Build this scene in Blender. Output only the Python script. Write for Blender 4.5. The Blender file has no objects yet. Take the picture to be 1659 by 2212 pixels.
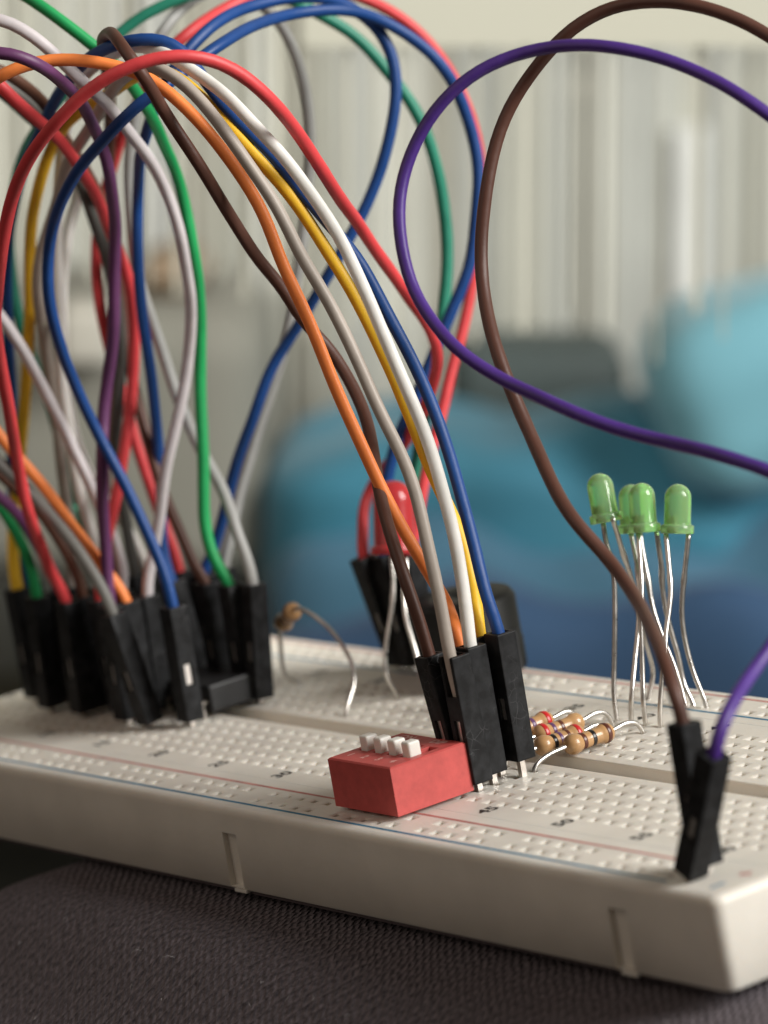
import bpy, bmesh, math, random
from mathutils import Vector, Matrix, Quaternion
random.seed(7)
sc = bpy.context.scene
COL = sc.collection
MM = 0.001

# ------------------------------------------------------------------ camera, world, lamps, exposure
# Board space: millimetres, x along the breadboard (0 at its near end), y across it, z up from its top face.
CAM = Vector((300.23, -262.77, 109.97))
F, CX, CY = 9133.3, 829.5, 1106.0           # focal length and centre for a 1659 x 2212 picture
RC = Matrix(((0.58282240, -0.04607434, 0.81129231),
             (0.79466150, 0.24093614, -0.55719196),
             (-0.16979739, 0.96944671, 0.17703648)))
ROLL = math.atan2(0.16979739, 0.96944671)   # the board lies tilted on the cloth by this much
RCW = RC @ Matrix.Rotation(ROLL, 3, 'Z')    # camera axes in the upright world
TB = RCW @ RC.transposed()                  # board axes -> world axes
TB4 = TB.to_4x4()
def W(p): return (TB @ Vector(p)) * MM
def at(px, py, z):                          # a point of board space seen at a place of the picture, z mm deep
    return CAM + RC @ Vector(((px - CX) / F * z, -(py - CY) / F * z, -z))
def depth(p): return -((Vector(p) - CAM) @ RC).z if False else -(RC.transposed() @ (Vector(p) - CAM)).z
def pix(p):
    c = RC.transposed() @ (Vector(p) - CAM)
    return CX + F * c.x / -c.z, CY - F * c.y / -c.z
def onplane(px, py, h):
    d = RC @ Vector(((px - CX) / F, -(py - CY) / F, -1.0))
    return CAM + d * ((h - CAM.z) / d.z)

cam_d = bpy.data.cameras.new('camera')
cam = bpy.data.objects.new('camera', cam_d); COL.objects.link(cam)
cam.matrix_world = Matrix.Translation(W(CAM)) @ RCW.to_4x4()
cam_d.sensor_fit = 'VERTICAL'; cam_d.sensor_height = 24.0; cam_d.sensor_width = 18.0
cam_d.lens = F / 2212.0 * 24.0
cam_d.clip_start = 0.01; cam_d.clip_end = 30.0
cam_d.dof.use_dof = True; cam_d.dof.focus_distance = 0.453; cam_d.dof.aperture_fstop = 16.5
sc.camera = cam

wd = bpy.data.worlds.new('World'); sc.world = wd; wd.use_nodes = True
wd.node_tree.nodes['Background'].inputs[0].default_value = (1.0, 0.89, 0.79, 1)
wd.node_tree.nodes['Background'].inputs[1].default_value = 0.10

def area(name, pos, target, size, power, color, size_y=None):
    l = bpy.data.lights.new(name, 'AREA'); l.energy = power; l.color = color
    l.shape = 'RECTANGLE'; l.size = size; l.size_y = size_y or size
    o = bpy.data.objects.new(name, l); COL.objects.link(o)
    p = W(pos); d = W(target) - p
    o.matrix_world = Matrix.Translation(p) @ d.to_track_quat('-Z', 'Y').to_matrix().to_4x4()
    return o
area('window_light', (810, 520, 500), (-60, 0, 20), 0.50, 22.0, (1.0, 0.98, 0.94), 0.65)
def at0(px, py, z): return CAM + RC @ Vector(((px - CX) / F * z, -(py - CY) / F * z, -z))
area('background_fill_light', at0(829, -1700, 560), at0(829, 500, 1080), 0.35, 0.54, (1.0, 0.98, 0.88))  # added unseen lamp, brightens the curtain and bedding
area('front_fill_light', (-250, -900, 700), (-70, 0, 0), 0.9, 2.0, (1.0, 0.82, 0.68))  # added warm fill lamp, lifts the dark front of the board

vs = sc.view_settings
vs.view_transform = 'Standard'; vs.look = 'None'; vs.exposure = 0.0; vs.gamma = 1.0
try: vs.use_curve_mapping = False
except Exception: pass
sc.cycles.max_bounces = 10; sc.cycles.transmission_bounces = 10
sc.cycles.use_denoising = True

# ------------------------------------------------------------------ materials
def mat(name, col, rough=0.5, metal=0.0, spec=0.5, noise=0.0, nscale=300.0, bump=0.0, bscale=2000.0, bdist=0.0001,
        sss=0.0, trans=0.0, ior=1.46, coat=0.0, sheen=0.0, rvar=0.0):
    m = bpy.data.materials.new(name); m.use_nodes = True
    nt = m.node_tree; b = nt.nodes['Principled BSDF']
    b.inputs['Base Color'].default_value = (*col, 1); b.inputs['Roughness'].default_value = rough
    b.inputs['Metallic'].default_value = metal; b.inputs['Specular IOR Level'].default_value = spec
    b.inputs['IOR'].default_value = ior
    b.inputs['Transmission Weight'].default_value = trans; b.inputs['Coat Weight'].default_value = coat
    b.inputs['Sheen Weight'].default_value = sheen
    if sss:
        b.inputs['Subsurface Weight'].default_value = sss
        b.inputs['Subsurface Radius'].default_value = (1.0, 0.8, 0.6); b.inputs['Subsurface Scale'].default_value = 0.0012
    tc = nt.nodes.new('ShaderNodeTexCoord')
    if noise:
        n = nt.nodes.new('ShaderNodeTexNoise'); n.inputs['Scale'].default_value = nscale; n.inputs['Detail'].default_value = 5
        nt.links.new(tc.outputs['Object'], n.inputs['Vector'])
        r = nt.nodes.new('ShaderNodeValToRGB')
        r.color_ramp.elements[0].position = 0.3; r.color_ramp.elements[1].position = 0.7
        r.color_ramp.elements[0].color = (*[c * (1 - noise) for c in col], 1)
        r.color_ramp.elements[1].color = (*[min(1, c * (1 + noise)) for c in col], 1)
        nt.links.new(n.outputs['Fac'], r.inputs['Fac']); nt.links.new(r.outputs['Color'], b.inputs['Base Color'])
        if rvar:
            mr = nt.nodes.new('ShaderNodeMapRange'); mr.inputs['To Min'].default_value = rough - rvar; mr.inputs['To Max'].default_value = rough + rvar
            nt.links.new(n.outputs['Fac'], mr.inputs['Value']); nt.links.new(mr.outputs['Result'], b.inputs['Roughness'])
    if bump:
        n2 = nt.nodes.new('ShaderNodeTexNoise'); n2.inputs['Scale'].default_value = bscale; n2.inputs['Detail'].default_value = 4
        nt.links.new(tc.outputs['Object'], n2.inputs['Vector'])
        bp = nt.nodes.new('ShaderNodeBump'); bp.inputs['Strength'].default_value = bump; bp.inputs['Distance'].default_value = bdist
        nt.links.new(n2.outputs['Fac'], bp.inputs['Height']); nt.links.new(bp.outputs['Normal'], b.inputs['Normal'])
    return m

M = {}
M['board'] = mat('cream_plastic', (0.70, 0.66, 0.59), 0.42, noise=0.05, nscale=160, bump=0.35, bscale=1500, bdist=0.00008, sss=0.4)
M['tape'] = mat('backing_tape', (0.09, 0.07, 0.075), 0.8, noise=0.15, nscale=300)
M['ink'] = mat('black_ink', (0.02, 0.018, 0.015), 0.6)
M['redink'] = mat('red_ink', (0.48, 0.17, 0.145), 0.6, noise=0.3, nscale=500)
M['blueink'] = mat('blue_ink', (0.02, 0.16, 0.28), 0.6, noise=0.3, nscale=500)
M['clip'] = mat('contact_clip', (0.30, 0.28, 0.25), 0.5, metal=0.6)
M['metal'] = mat('tinned_metal', (0.66, 0.63, 0.59), 0.30, metal=1.0, noise=0.12, nscale=900, bump=0.25, bscale=1400, bdist=0.00008, rvar=0.08)
M['darkpin'] = mat('nickel_pin', (0.62, 0.57, 0.52), 0.3, metal=1.0, noise=0.1, nscale=900)
M['contact'] = mat('bright_contact', (0.85, 0.8, 0.76), 0.3, metal=0.85)
M['dipred'] = mat('red_switch_plastic', (0.52, 0.080, 0.072), 0.5, noise=0.10, nscale=900, bump=0.25, bscale=2600, bdist=0.00006)
M['slot'] = mat('dark_red_slot', (0.20, 0.02, 0.022), 0.6)
M['knob'] = mat('white_knob_plastic', (0.80, 0.78, 0.72), 0.4, sss=0.2, bump=0.2, bscale=1500, bdist=0.00008)
M['emboss'] = mat('pale_red_marking', (0.78, 0.46, 0.42), 0.5)
M['tan'] = mat('resistor_tan', (0.46, 0.262, 0.115), 0.32, noise=0.12, nscale=700, coat=0.3, bump=0.2, bscale=900, bdist=0.00008)
M['b_brown'] = mat('brown_band', (0.10, 0.028, 0.016), 0.3); M['b_black'] = mat('black_band', (0.012, 0.010, 0.010), 0.28)
M['b_red'] = mat('red_band', (0.52, 0.018, 0.02), 0.3); M['b_violet'] = mat('violet_band', (0.12, 0.05, 0.13), 0.3)
M['b_gold'] = mat('gold_band', (0.45, 0.25, 0.07), 0.3, metal=0.4)
M['black'] = mat('black_moulded_plastic', (0.016, 0.016, 0.017), 0.45, noise=0.3, nscale=500, bump=0.2, bscale=2500, bdist=0.00005)
M['rubber'] = mat('black_buzzer_plastic', (0.009, 0.009, 0.008), 0.5, spec=0.2, noise=0.2, nscale=300)
M['grey_mark'] = mat('grey_marking', (0.12, 0.12, 0.12), 0.6)
M['green_led'] = mat('green_epoxy', (0.54, 0.97, 0.42), 0.08, trans=0.72, ior=1.40, sss=0.6)
M['green_led'].node_tree.nodes['Principled BSDF'].inputs['Subsurface Scale'].default_value = 0.004
M['red_led'] = mat('red_epoxy', (0.62, 0.05, 0.055), 0.2, trans=0.35, ior=1.45)

def scuffed():                                   # connector housing: black with fine pale scuffs
    m = mat('scuffed_black_plastic', (0.017, 0.017, 0.018), 0.5, spec=0.22, bump=0.25, bscale=2600, bdist=0.00006)
    nt = m.node_tree; b = nt.nodes['Principled BSDF']; tc = next(n for n in nt.nodes if n.type == 'TEX_COORD')
    info = nt.nodes.new('ShaderNodeObjectInfo'); add = nt.nodes.new('ShaderNodeVectorMath'); add.operation = 'ADD'
    nt.links.new(tc.outputs['Object'], add.inputs[0]); nt.links.new(info.outputs['Random'], add.inputs[1])
    d = nt.nodes.new('ShaderNodeTexNoise'); d.inputs['Scale'].default_value = 330; d.inputs['Detail'].default_value = 2
    nt.links.new(add.outputs[0], d.inputs['Vector'])
    mixv = nt.nodes.new('ShaderNodeVectorMath'); mixv.operation = 'MULTIPLY_ADD'
    mixv.inputs[1].default_value = (0.0025, 0.0025, 0.0025)
    nt.links.new(d.outputs['Color'], mixv.inputs[0]); nt.links.new(add.outputs[0], mixv.inputs[2])
    v = nt.nodes.new('ShaderNodeTexVoronoi'); v.feature = 'DISTANCE_TO_EDGE'; v.inputs['Scale'].default_value = 900
    nt.links.new(mixv.outputs[0], v.inputs['Vector'])
    lt = nt.nodes.new('ShaderNodeMapRange'); lt.inputs['From Min'].default_value = 0.0; lt.inputs['From Max'].default_value = 0.03
    lt.inputs['To Min'].default_value = 1.0; lt.inputs['To Max'].default_value = 0.0
    nt.links.new(v.outputs['Distance'], lt.inputs['Value'])
    n = nt.nodes.new('ShaderNodeTexNoise'); n.inputs['Scale'].default_value = 260; n.inputs['Detail'].default_value = 3
    nt.links.new(add.outputs[0], n.inputs['Vector'])
    r = nt.nodes.new('ShaderNodeMapRange'); r.inputs['From Min'].default_value = 0.55; r.inputs['From Max'].default_value = 0.80
    nt.links.new(n.outputs['Fac'], r.inputs['Value'])
    mu = nt.nodes.new('ShaderNodeMath'); mu.operation = 'MULTIPLY'
    nt.links.new(lt.outputs['Result'], mu.inputs[0]); nt.links.new(r.outputs['Result'], mu.inputs[1])
    n3 = nt.nodes.new('ShaderNodeTexNoise'); n3.inputs['Scale'].default_value = 700; n3.inputs['Detail'].default_value = 6
    nt.links.new(add.outputs[0], n3.inputs['Vector'])
    r3 = nt.nodes.new('ShaderNodeValToRGB')
    r3.color_ramp.elements[0].position = 0.35; r3.color_ramp.elements[0].color = (0.006, 0.006, 0.0065, 1)
    r3.color_ramp.elements[1].position = 0.75; r3.color_ramp.elements[1].color = (0.024, 0.025, 0.027, 1)
    nt.links.new(n3.outputs['Fac'], r3.inputs['Fac'])
    mx = nt.nodes.new('ShaderNodeMix'); mx.data_type = 'RGBA'
    mx.inputs['B'].default_value = (0.16, 0.16, 0.165, 1)
    nt.links.new(mu.outputs[0], mx.inputs['Factor']); nt.links.new(r3.outputs['Color'], mx.inputs['A'])
    nt.links.new(mx.outputs['Result'], b.inputs['Base Color'])
    return m
M['housing'] = scuffed()

WC = {'red': (0.70, 0.060, 0.066), 'orange': (0.90, 0.25, 0.06), 'yellow': (0.85, 0.50, 0.025), 'white': (0.80, 0.775, 0.73),
      'beige': (0.42, 0.365, 0.315), 'blue': (0.008, 0.056, 0.225), 'brown': (0.095, 0.038, 0.025), 'violet': (0.070, 0.026, 0.21),
      'green': (0.014, 0.33, 0.095), 'teal': (0.018, 0.22, 0.14), 'plum': (0.125, 0.038, 0.115), 'grey': (0.19, 0.185, 0.17),
      'lilac': (0.60, 0.555, 0.565), 'dark grey': (0.085, 0.083, 0.075), 'tan': (0.115, 0.050, 0.030), 'lightgrey': (0.36, 0.36, 0.345)}
WM = {k: mat(k.replace(' ', '_') + '_insulation', v, 0.48, noise=0.09, nscale=220, bump=0.4, bscale=420, bdist=0.00022,
             sss=0.12 if k in ('white', 'lilac', 'yellow', 'orange') else 0.0, rvar=0.06) for k, v in WC.items()}

# ------------------------------------------------------------------ builders
class MB:
    """collects vertices (board millimetres) and faces for ONE mesh"""
    def __init__(s): s.v = []; s.f = []; s.sm = []
    def add(s, vs, fs, smooth=False):
        o = len(s.v); s.v += [Vector(v) for v in vs]
        for f in fs: s.f.append([i + o for i in f]); s.sm.append(smooth)
    def box(s, x0, x1, y0, y1, z0, z1):
        vs = [(x, y, z) for z in (z0, z1) for y in (y0, y1) for x in (x0, x1)]
        s.add(vs, [(0, 2, 3, 1), (4, 5, 7, 6), (0, 1, 5, 4), (2, 6, 7, 3), (0, 4, 6, 2), (1, 3, 7, 5)])
    def tube(s, pts, rad, n=12, caps=True, flat=1.0, seam=None):
        pts = [Vector(p) for p in pts]; k = len(pts)
        R = rad if isinstance(rad, (list, tuple)) else [rad] * k
        t0 = (pts[1] - pts[0]).normalized()
        up = Vector((0, 0, 1)) if abs(t0.z) < 0.9 else Vector((1, 0, 0))
        nx = t0.cross(up).normalized(); vs = []; prev = t0
        for i, p in enumerate(pts):
            t = (pts[min(i + 1, k - 1)] - pts[max(i - 1, 0)]).normalized()
            q = prev.rotation_difference(t); nx = (q @ nx); nx = (nx - t * nx.dot(t)).normalized(); prev = t
            ny = t.cross(nx)
            for j in range(n):
                a = 2 * math.pi * j / n
                rr = R[i]
                if seam is not None:                # the two torn edges of a strand split off a ribbon
                    c = abs(math.cos(a + seam + i * 0.012)); rr *= 0.985 + (0.07 + 0.025 * math.sin(i * 1.7 + seam) * math.sin(i * 0.43)) * c ** 14
                vs.append(p + nx * math.cos(a) * rr + ny * math.sin(a) * rr * flat)
        fs = [(i * n + j, i * n + (j + 1) % n, (i + 1) * n + (j + 1) % n, (i + 1) * n + j) for i in range(k - 1) for j in range(n)]
        s.add(vs, fs, True)
        if caps:
            o = len(s.v) - len(vs)
            s.f.append([o + j for j in reversed(range(n))]); s.sm.append(False)
            s.f.append([o + (k - 1) * n + j for j in range(n)]); s.sm.append(False)
    def lathe(s, prof, n=32, M4=None):
        """prof: (radius, z) from bottom to top"""
        M4 = M4 or Matrix.Identity(4); vs = []; k = len(prof)
        for r, z in prof:
            for j in range(n):
                a = 2 * math.pi * j / n; vs.append(M4 @ Vector((r * math.cos(a), r * math.sin(a), z)))
        fs = [(i * n + j, i * n + (j + 1) % n, (i + 1) * n + (j + 1) % n, (i + 1) * n + j) for i in range(k - 1) for j in range(n)]
        s.add(vs, fs, True)
        o = len(s.v) - len(vs)
        if prof[0][0] > 1e-6: s.f.append([o + j for j in reversed(range(n))]); s.sm.append(False)
        if prof[-1][0] > 1e-6: s.f.append([o + (k - 1) * n + j for j in range(n)]); s.sm.append(False)
    def plate(s, x0, x1, y0, y1, holes, z, ch, depth_, chz=None):
        """a flat face at height z with chamfered square wells; holes: (cx, cy, half_x, half_y)"""
        hs = [(cx - hx, cx + hx, cy - hy, cy + hy) for cx, cy, hx, hy in holes]
        rd = lambda a: round(a, 4)
        xs = sorted({rd(x0), rd(x1)} | {rd(h[0]) for h in hs} | {rd(h[1]) for h in hs})
        ys = sorted({rd(y0), rd(y1)} | {rd(h[2]) for h in hs} | {rd(h[3]) for h in hs})
        xi = {x: i for i, x in enumerate(xs)}; yi = {y: i for i, y in enumerate(ys)}
        nx = len(xs); base = len(s.v)
        s.v += [Vector((x, y, z)) for y in ys for x in xs]
        hole = set()
        for h in hs:
            for a in range(xi[rd(h[0])], xi[rd(h[1])]):
                for b in range(yi[rd(h[2])], yi[rd(h[3])]): hole.add((a, b))
        for b in range(len(ys) - 1):
            for a in range(nx - 1):
                if (a, b) not in hole:
                    i = base + b * nx + a
                    s.f.append([i, i + 1, i + nx + 1, i + nx]); s.sm.append(False)
        for h in hs:
            a, b, c, d = h
            ring = [(a, c, z), (b, c, z), (b, d, z), (a, d, z)]
            r2 = [(a + ch, c + ch, z - (chz or ch)), (b - ch, c + ch, z - (chz or ch)), (b - ch, d - ch, z - (chz or ch)), (a + ch, d - ch, z - (chz or ch))]
            r3 = [(p[0], p[1], z - depth_) for p in r2]
            fs = []
            for lo in (0, 4):
                for j in range(4): fs.append((lo + j, lo + (j + 1) % 4, lo + 4 + (j + 1) % 4, lo + 4 + j))
            fs.append((8, 9, 10, 11))
            s.add(ring + r2 + r3, fs)
    def mesh(s, name, mats, org):
        me = bpy.data.meshes.new(name)
        me.from_pydata([(v - org) * MM for v in s.v], [], s.f)
        for m in (mats if isinstance(mats, (list, tuple)) else [mats]): me.materials.append(m)
        me.polygons.foreach_set('use_smooth', s.sm); me.update()
        return me
    def build(s, name, mats, parent, org=None, fix=True):
        """links ONE mesh object under the parent; vertices are given in board mm, org = the parent's base"""
        me = s.mesh(name, mats, Vector(org if org is not None else parent['_org']))
        if fix:
            bm = bmesh.new(); bm.from_mesh(me); bmesh.ops.recalc_face_normals(bm, faces=bm.faces); bm.to_mesh(me); bm.free()
        o = bpy.data.objects.new(name, me); COL.objects.link(o); o.parent = parent
        return o

ORG = {}
def thing(name, label, cat, org, group=None):
    o = bpy.data.objects.new(name, None); COL.objects.link(o); o.empty_display_size = 0.002
    o.matrix_world = Matrix.Translation(W(org)) @ TB4
    o['label'] = label; o['category'] = cat
    if group: o['group'] = group
    ORG[o.name] = Vector(org)
    return o
def part(mb, name, mats, th, parent=None, fix=True):
    return mb.build(name, mats, parent or th, ORG[th.name], fix)
def bevel(o, w, seg=2):
    me = o.data; bm = bmesh.new(); bm.from_mesh(me)
    bmesh.ops.bevel(bm, geom=[e for e in bm.edges], offset=w * MM, segments=seg, affect='EDGES', profile=0.6, clamp_overlap=True)
    bm.to_mesh(me); bm.free()
    return o
def smooth(P, it=2):
    for _ in range(it):
        P = [P[0]] + [(P[i - 1] + P[i] * 2 + P[i + 1]) / 4 for i in range(1, len(P) - 1)] + [P[-1]]
    return P
def spline(P, step=0.9, sig=3):
    """centripetal curve through the points, resampled evenly"""
    Q = [P[0] * 2 - P[1]] + list(P) + [P[-1] * 2 - P[-2]]; out = []
    for i in range(1, len(Q) - 2):
        p0, p1, p2, p3 = Q[i - 1:i + 3]
        t = [0.0]
        for a, b in ((p0, p1), (p1, p2), (p2, p3)): t.append(t[-1] + max(1e-4, (b - a).length) ** 0.5)
        k = max(3, int((p2 - p1).length / 0.4))
        for j in range(k):
            u = t[1] + (t[2] - t[1]) * j / k
            A1 = (p0 * (t[1] - u) + p1 * (u - t[0])) / (t[1] - t[0]); A2 = (p1 * (t[2] - u) + p2 * (u - t[1])) / (t[2] - t[1])
            A3 = (p2 * (t[3] - u) + p3 * (u - t[2])) / (t[3] - t[2])
            B1 = (A1 * (t[2] - u) + A2 * (u - t[0])) / (t[2] - t[0]); B2 = (A2 * (t[3] - u) + A3 * (u - t[1])) / (t[3] - t[1])
            out.append((B1 * (t[2] - u) + B2 * (u - t[1])) / (t[2] - t[1]))
    out.append(P[-1].copy())
    res = [out[0]]; acc = 0.0
    for a, b in zip(out, out[1:]):
        L = (b - a).length; acc += L
        if acc >= step: res.append(b); acc = 0.0
    if (res[-1] - P[-1]).length > 0.2: res.append(P[-1])
    else: res[-1] = P[-1]
    return smooth(res, sig)
def text_mesh(s, size, org, ux, uy, lift=0.0, mb=None):
    """flat lettering as mesh, laid from org along ux with its up along uy"""
    cu = bpy.data.curves.new('t', 'FONT'); cu.body = s; cu.size = size; cu.align_x = 'CENTER'; cu.align_y = 'CENTER'; cu.resolution_u = 3; cu.offset = 0.028 * size
    ob = bpy.data.objects.new('t', cu); COL.objects.link(ob)
    bpy.context.view_layer.update()
    me = bpy.data.meshes.new_from_object(ob.evaluated_get(bpy.context.evaluated_depsgraph_get()))
    ux, uy = Vector(ux), Vector(uy); un = ux.cross(uy).normalized()
    vs = [Vector(org) + ux * v.co.x + uy * v.co.y + un * lift for v in me.vertices]; fs = [tuple(p.vertices) for p in me.polygons]
    bpy.data.objects.remove(ob); bpy.data.meshes.remove(me); bpy.data.curves.remove(cu)
    mb = mb or MB(); mb.add(vs, fs); return mb

# ------------------------------------------------------------------ the setting: floor, wall
CW = W(CAM)
RIGHT = (RCW @ Vector((1, 0, 0))).normalized()
FWD = Vector((-RCW[0][2], -RCW[1][2], 0)).normalized()
UP = Vector((0, 0, 1))
def wat(px, py, z): return W(at(px, py, z))
def world_obj(name, verts, faces, m, smooth_=False, parent=None):
    me = bpy.data.meshes.new(name); me.from_pydata([tuple(v) for v in verts], [], faces); me.materials.append(m)
    me.polygons.foreach_set('use_smooth', [smooth_] * len(faces)); me.update()
    bm = bmesh.new(); bm.from_mesh(me); bmesh.ops.recalc_face_normals(bm, faces=bm.faces); bm.to_mesh(me); bm.free()
    o = bpy.data.objects.new(name, me); COL.objects.link(o)
    if parent: o.parent = parent
    return o
def empty_w(name, label, cat, p, group=None):
    o = bpy.data.objects.new(name, None); COL.objects.link(o); o.location = p; o['label'] = label; o['category'] = cat
    if group: o['group'] = group
    return o
def frame_pt(o, r, f, u): return o + RIGHT * r + FWD * f + UP * u
def wbox(o, r0, r1, f0, f1, u0, u1):
    vs = [frame_pt(o, r, f, u) for u in (u0, u1) for f in (f0, f1) for r in (r0, r1)]
    return vs, [(0, 2, 3, 1), (4, 5, 7, 6), (0, 1, 5, 4), (2, 6, 7, 3), (0, 4, 6, 2), (1, 3, 7, 5)]
def rounded_box(name, o, r0, r1, f0, f1, u0, u1, rad, m, seg=5, lump=0.0, ls=12.0, parent=None, sub=0):
    vs, fs = wbox(o, r0, r1, f0, f1, u0, u1)
    ob = world_obj(name, vs, fs, m, True, None)
    bm = bmesh.new(); bm.from_mesh(ob.data)
    if sub: bmesh.ops.subdivide_edges(bm, edges=bm.edges[:], cuts=sub, use_grid_fill=True)
    else: bmesh.ops.bevel(bm, geom=bm.edges[:], offset=rad, segments=seg, affect='EDGES', profile=0.5)
    if sub:
        for v in bm.verts:                      # soft superellipse corners
            d = v.co - o; a = d.dot(RIGHT); b = d.dot(FWD); c = d.dot(UP)
            def pull(x, lo, hi):
                return max(0.0, rad - min(x - lo, hi - x)) / rad
            ca, cb, cc = pull(a, r0, r1), pull(b, f0, f1), pull(c, u0, u1)
            L = math.sqrt(ca * ca + cb * cb + cc * cc)
            if L > 1:
                k = (1 - 1 / L) * rad
                sa = 1 if a < (r0 + r1) / 2 else -1; sb = 1 if b < (f0 + f1) / 2 else -1; s2 = 1 if c < (u0 + u1) / 2 else -1
                v.co += RIGHT * sa * ca * k + FWD * sb * cb * k + UP * s2 * cc * k
            if lump:
                from mathutils import noise as mn
                v.co += Vector((1, 1, 1)) * 0 + (UP * 0.7 - FWD * 0.5) * lump * mn.noise(v.co * ls)
    bm.to_mesh(ob.data); bm.free()
    for p in ob.data.polygons: p.use_smooth = True
    if parent:
        ob.data.transform(Matrix.Translation(-parent.location)); ob.parent = parent
    return ob

floor_z = wat(829, 1700, 1150).z
M['floor'] = mat('dark_floor', (0.018, 0.018, 0.014), 0.7, noise=0.3, nscale=8)
c0 = Vector((CW.x, CW.y, floor_z))
vs = [frame_pt(c0, a, b, 0) for a, b in ((-3, -1.5), (3, -1.5), (3, 4), (-3, 4))]
fl = world_obj('floor', vs, [(0, 1, 2, 3)], M['floor']); fl['kind'] = 'structure'

ZC = 1080.0                                       # depth of the curtain behind the board
base_c = CW + FWD * (ZC * MM); base_c.z = 0
def u_of(py, z): return wat(829.5, py, z).z
def r_of(px, z): return (px - CX) / F * z * MM
M['wall'] = mat('beige_wall', (0.40, 0.385, 0.32), 0.9, noise=0.06, nscale=6)
vs, fs = wbox(base_c, -1.6, 1.6, 0.12, 0.14, floor_z, 1.2)
wl = world_obj('wall', vs, fs, M['wall']); wl['kind'] = 'structure'

# ------------------------------------------------------------------ the curtain of strips, a dark band for the shade in its gaps and the pelmet set forward of it
cur = empty_w('strip_curtain', 'pale grey beige curtain of narrow hanging strips behind the wires', 'curtain', Vector((base_c.x, base_c.y, floor_z)))
M['strip'] = [mat('curtain_strip_' + n, c, 0.75, noise=0.10, nscale=25) for n, c in
              (('beige', (0.52, 0.525, 0.455)), ('pale', (0.63, 0.64, 0.575)), ('grey', (0.49, 0.505, 0.465)), ('taupe', (0.41, 0.40, 0.335)), ('white', (0.74, 0.76, 0.73)))]
vsA, fsA, mi = [], [], []
px = -260.0; k = 0
u_top = u_of(72, ZC); u_bot = u_of(1500, ZC)
strips = []
while px < 4200:
    w = random.choice((20, 26, 34, 46, 60)) * random.uniform(0.85, 1.2); g = random.choice((1, 2, 4, 6, 14))
    if 1420 < px < 1530: px += 5; continue
    ii = random.choices((0, 1, 2, 3), (4, 3, 3, 2.0))[0]
    top = u_top if px > 640 else u_of(-140, ZC)
    if px < 380 and random.random() < 0.30: ii = 4
    strips.append((px, min(px + w, 1418 if px <= 1420 else 9999), ii, top, random.uniform(-0.001, 0.001)))
    px += w + g
strips.append((1452, 1524, 4, u_of(268, ZC), -0.003))
strips.append((1400, 1460, 2, u_top, 0.001)); strips.append((1455, 1530, 0, u_top, 0.0015))
for a, b, ii, top, off in strips:
    r0, r1 = r_of(a, ZC), r_of(b, ZC); o = len(vsA); n = 5
    for q in range(n + 1):
        t = q / n; bul = math.sin(t * math.pi) * (r1 - r0) * 0.10
        for u in (u_bot, top):
            vsA.append(frame_pt(base_c, r0 + (r1 - r0) * t, off - bul, u))
            vsA.append(frame_pt(base_c, r0 + (r1 - r0) * t, off - bul + 0.0008, u))
    for q in range(n):
        i = o + q * 4
        for f in ((i, i + 4, i + 6, i + 2), (i + 1, i + 3, i + 7, i + 5), (i + 2, i + 6, i + 7, i + 3), (i, i + 1, i + 5, i + 4)):
            fsA.append(f); mi.append(ii)
    i = o; fsA.append((i, i + 2, i + 3, i + 1)); mi.append(ii)
    i = o + n * 4; fsA.append((i, i + 1, i + 3, i + 2)); mi.append(ii)
st = world_obj('strips', [v - cur.location for v in vsA], fsA, M['strip'][0], True, cur)
for m_ in M['strip'][1:]: st.data.materials.append(m_)
st.data.polygons.foreach_set('material_index', mi)
# a looser fringe of thin strings hangs in front of the strips
ZF = 690.0
base_f = CW + FWD * (ZF * MM); base_f.z = 0
vsB, fsB = [], []
px = -150.0
while px < 3600:
    w = random.choice((5, 7, 9, 12, 15)); ub = u_of(random.uniform(600, 660) if px < 620 else random.uniform(640, 850), ZF)
    v, f = wbox(base_f, r_of(px, ZF), r_of(px + w, ZF), 0, 0.0006, ub, u_of(-160 if px < 640 else 90, ZF))
    o = len(vsB); vsB += v; fsB += [tuple(i + o for i in q) for q in f]
    px += w + random.choice((14, 22, 30, 44, 60)) * random.uniform(0.8, 1.3) * (1.0 if px < 640 else 1.7)
M['string'] = mat('fringe_string', (0.37, 0.365, 0.31), 0.85)
world_obj('fringe', [v - cur.location for v in vsB], fsB, M['string'], False, cur)
M['gap_shade'] = mat('dark_gap_shade', (0.06, 0.06, 0.048), 0.6)  # dark band that paints the shade between the strips near the top
vs, fs = wbox(base_c, r_of(-2500, ZC), r_of(1125, ZC), 0.003, 0.004, u_bot, u_of(-200, ZC))
v2, f2 = wbox(base_c, r_of(1125, ZC), r_of(4300, ZC), 0.003, 0.004, u_bot, u_of(200, ZC)); fs = fs + [tuple(i + 8 for i in f) for f in f2]; vs = vs + v2
M['gap_cover'] = mat('gap_cover_sheet', (0.46, 0.46, 0.395), 0.9, noise=0.05, nscale=20)  # pale sheet added behind the strips to cover the gaps between them
world_obj('gap_cover', [v - cur.location for v in vs], fs, M['gap_cover'], False, cur)
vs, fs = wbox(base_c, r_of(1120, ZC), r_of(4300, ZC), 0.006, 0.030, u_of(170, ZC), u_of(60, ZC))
world_obj('gap_shade', [v - cur.location for v in vs], fs, M['gap_shade'], False, cur)
M['pelmet'] = mat('cream_pelmet', (0.40, 0.395, 0.335), 0.8, noise=0.04, nscale=8)
vs, fs = wbox(base_f, r_of(655, ZF), r_of(3700, ZF), -0.002, 0.018, u_of(96, ZF), u_of(-420, ZF))  # moved towards the camera to the fringe depth, a support for the strings
pe = world_obj('pelmet', vs, fs, M['pelmet']); pe['label'] = 'plain cream pelmet board brought forward to carry the thin strings'; pe['category'] = 'pelmet'

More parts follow.
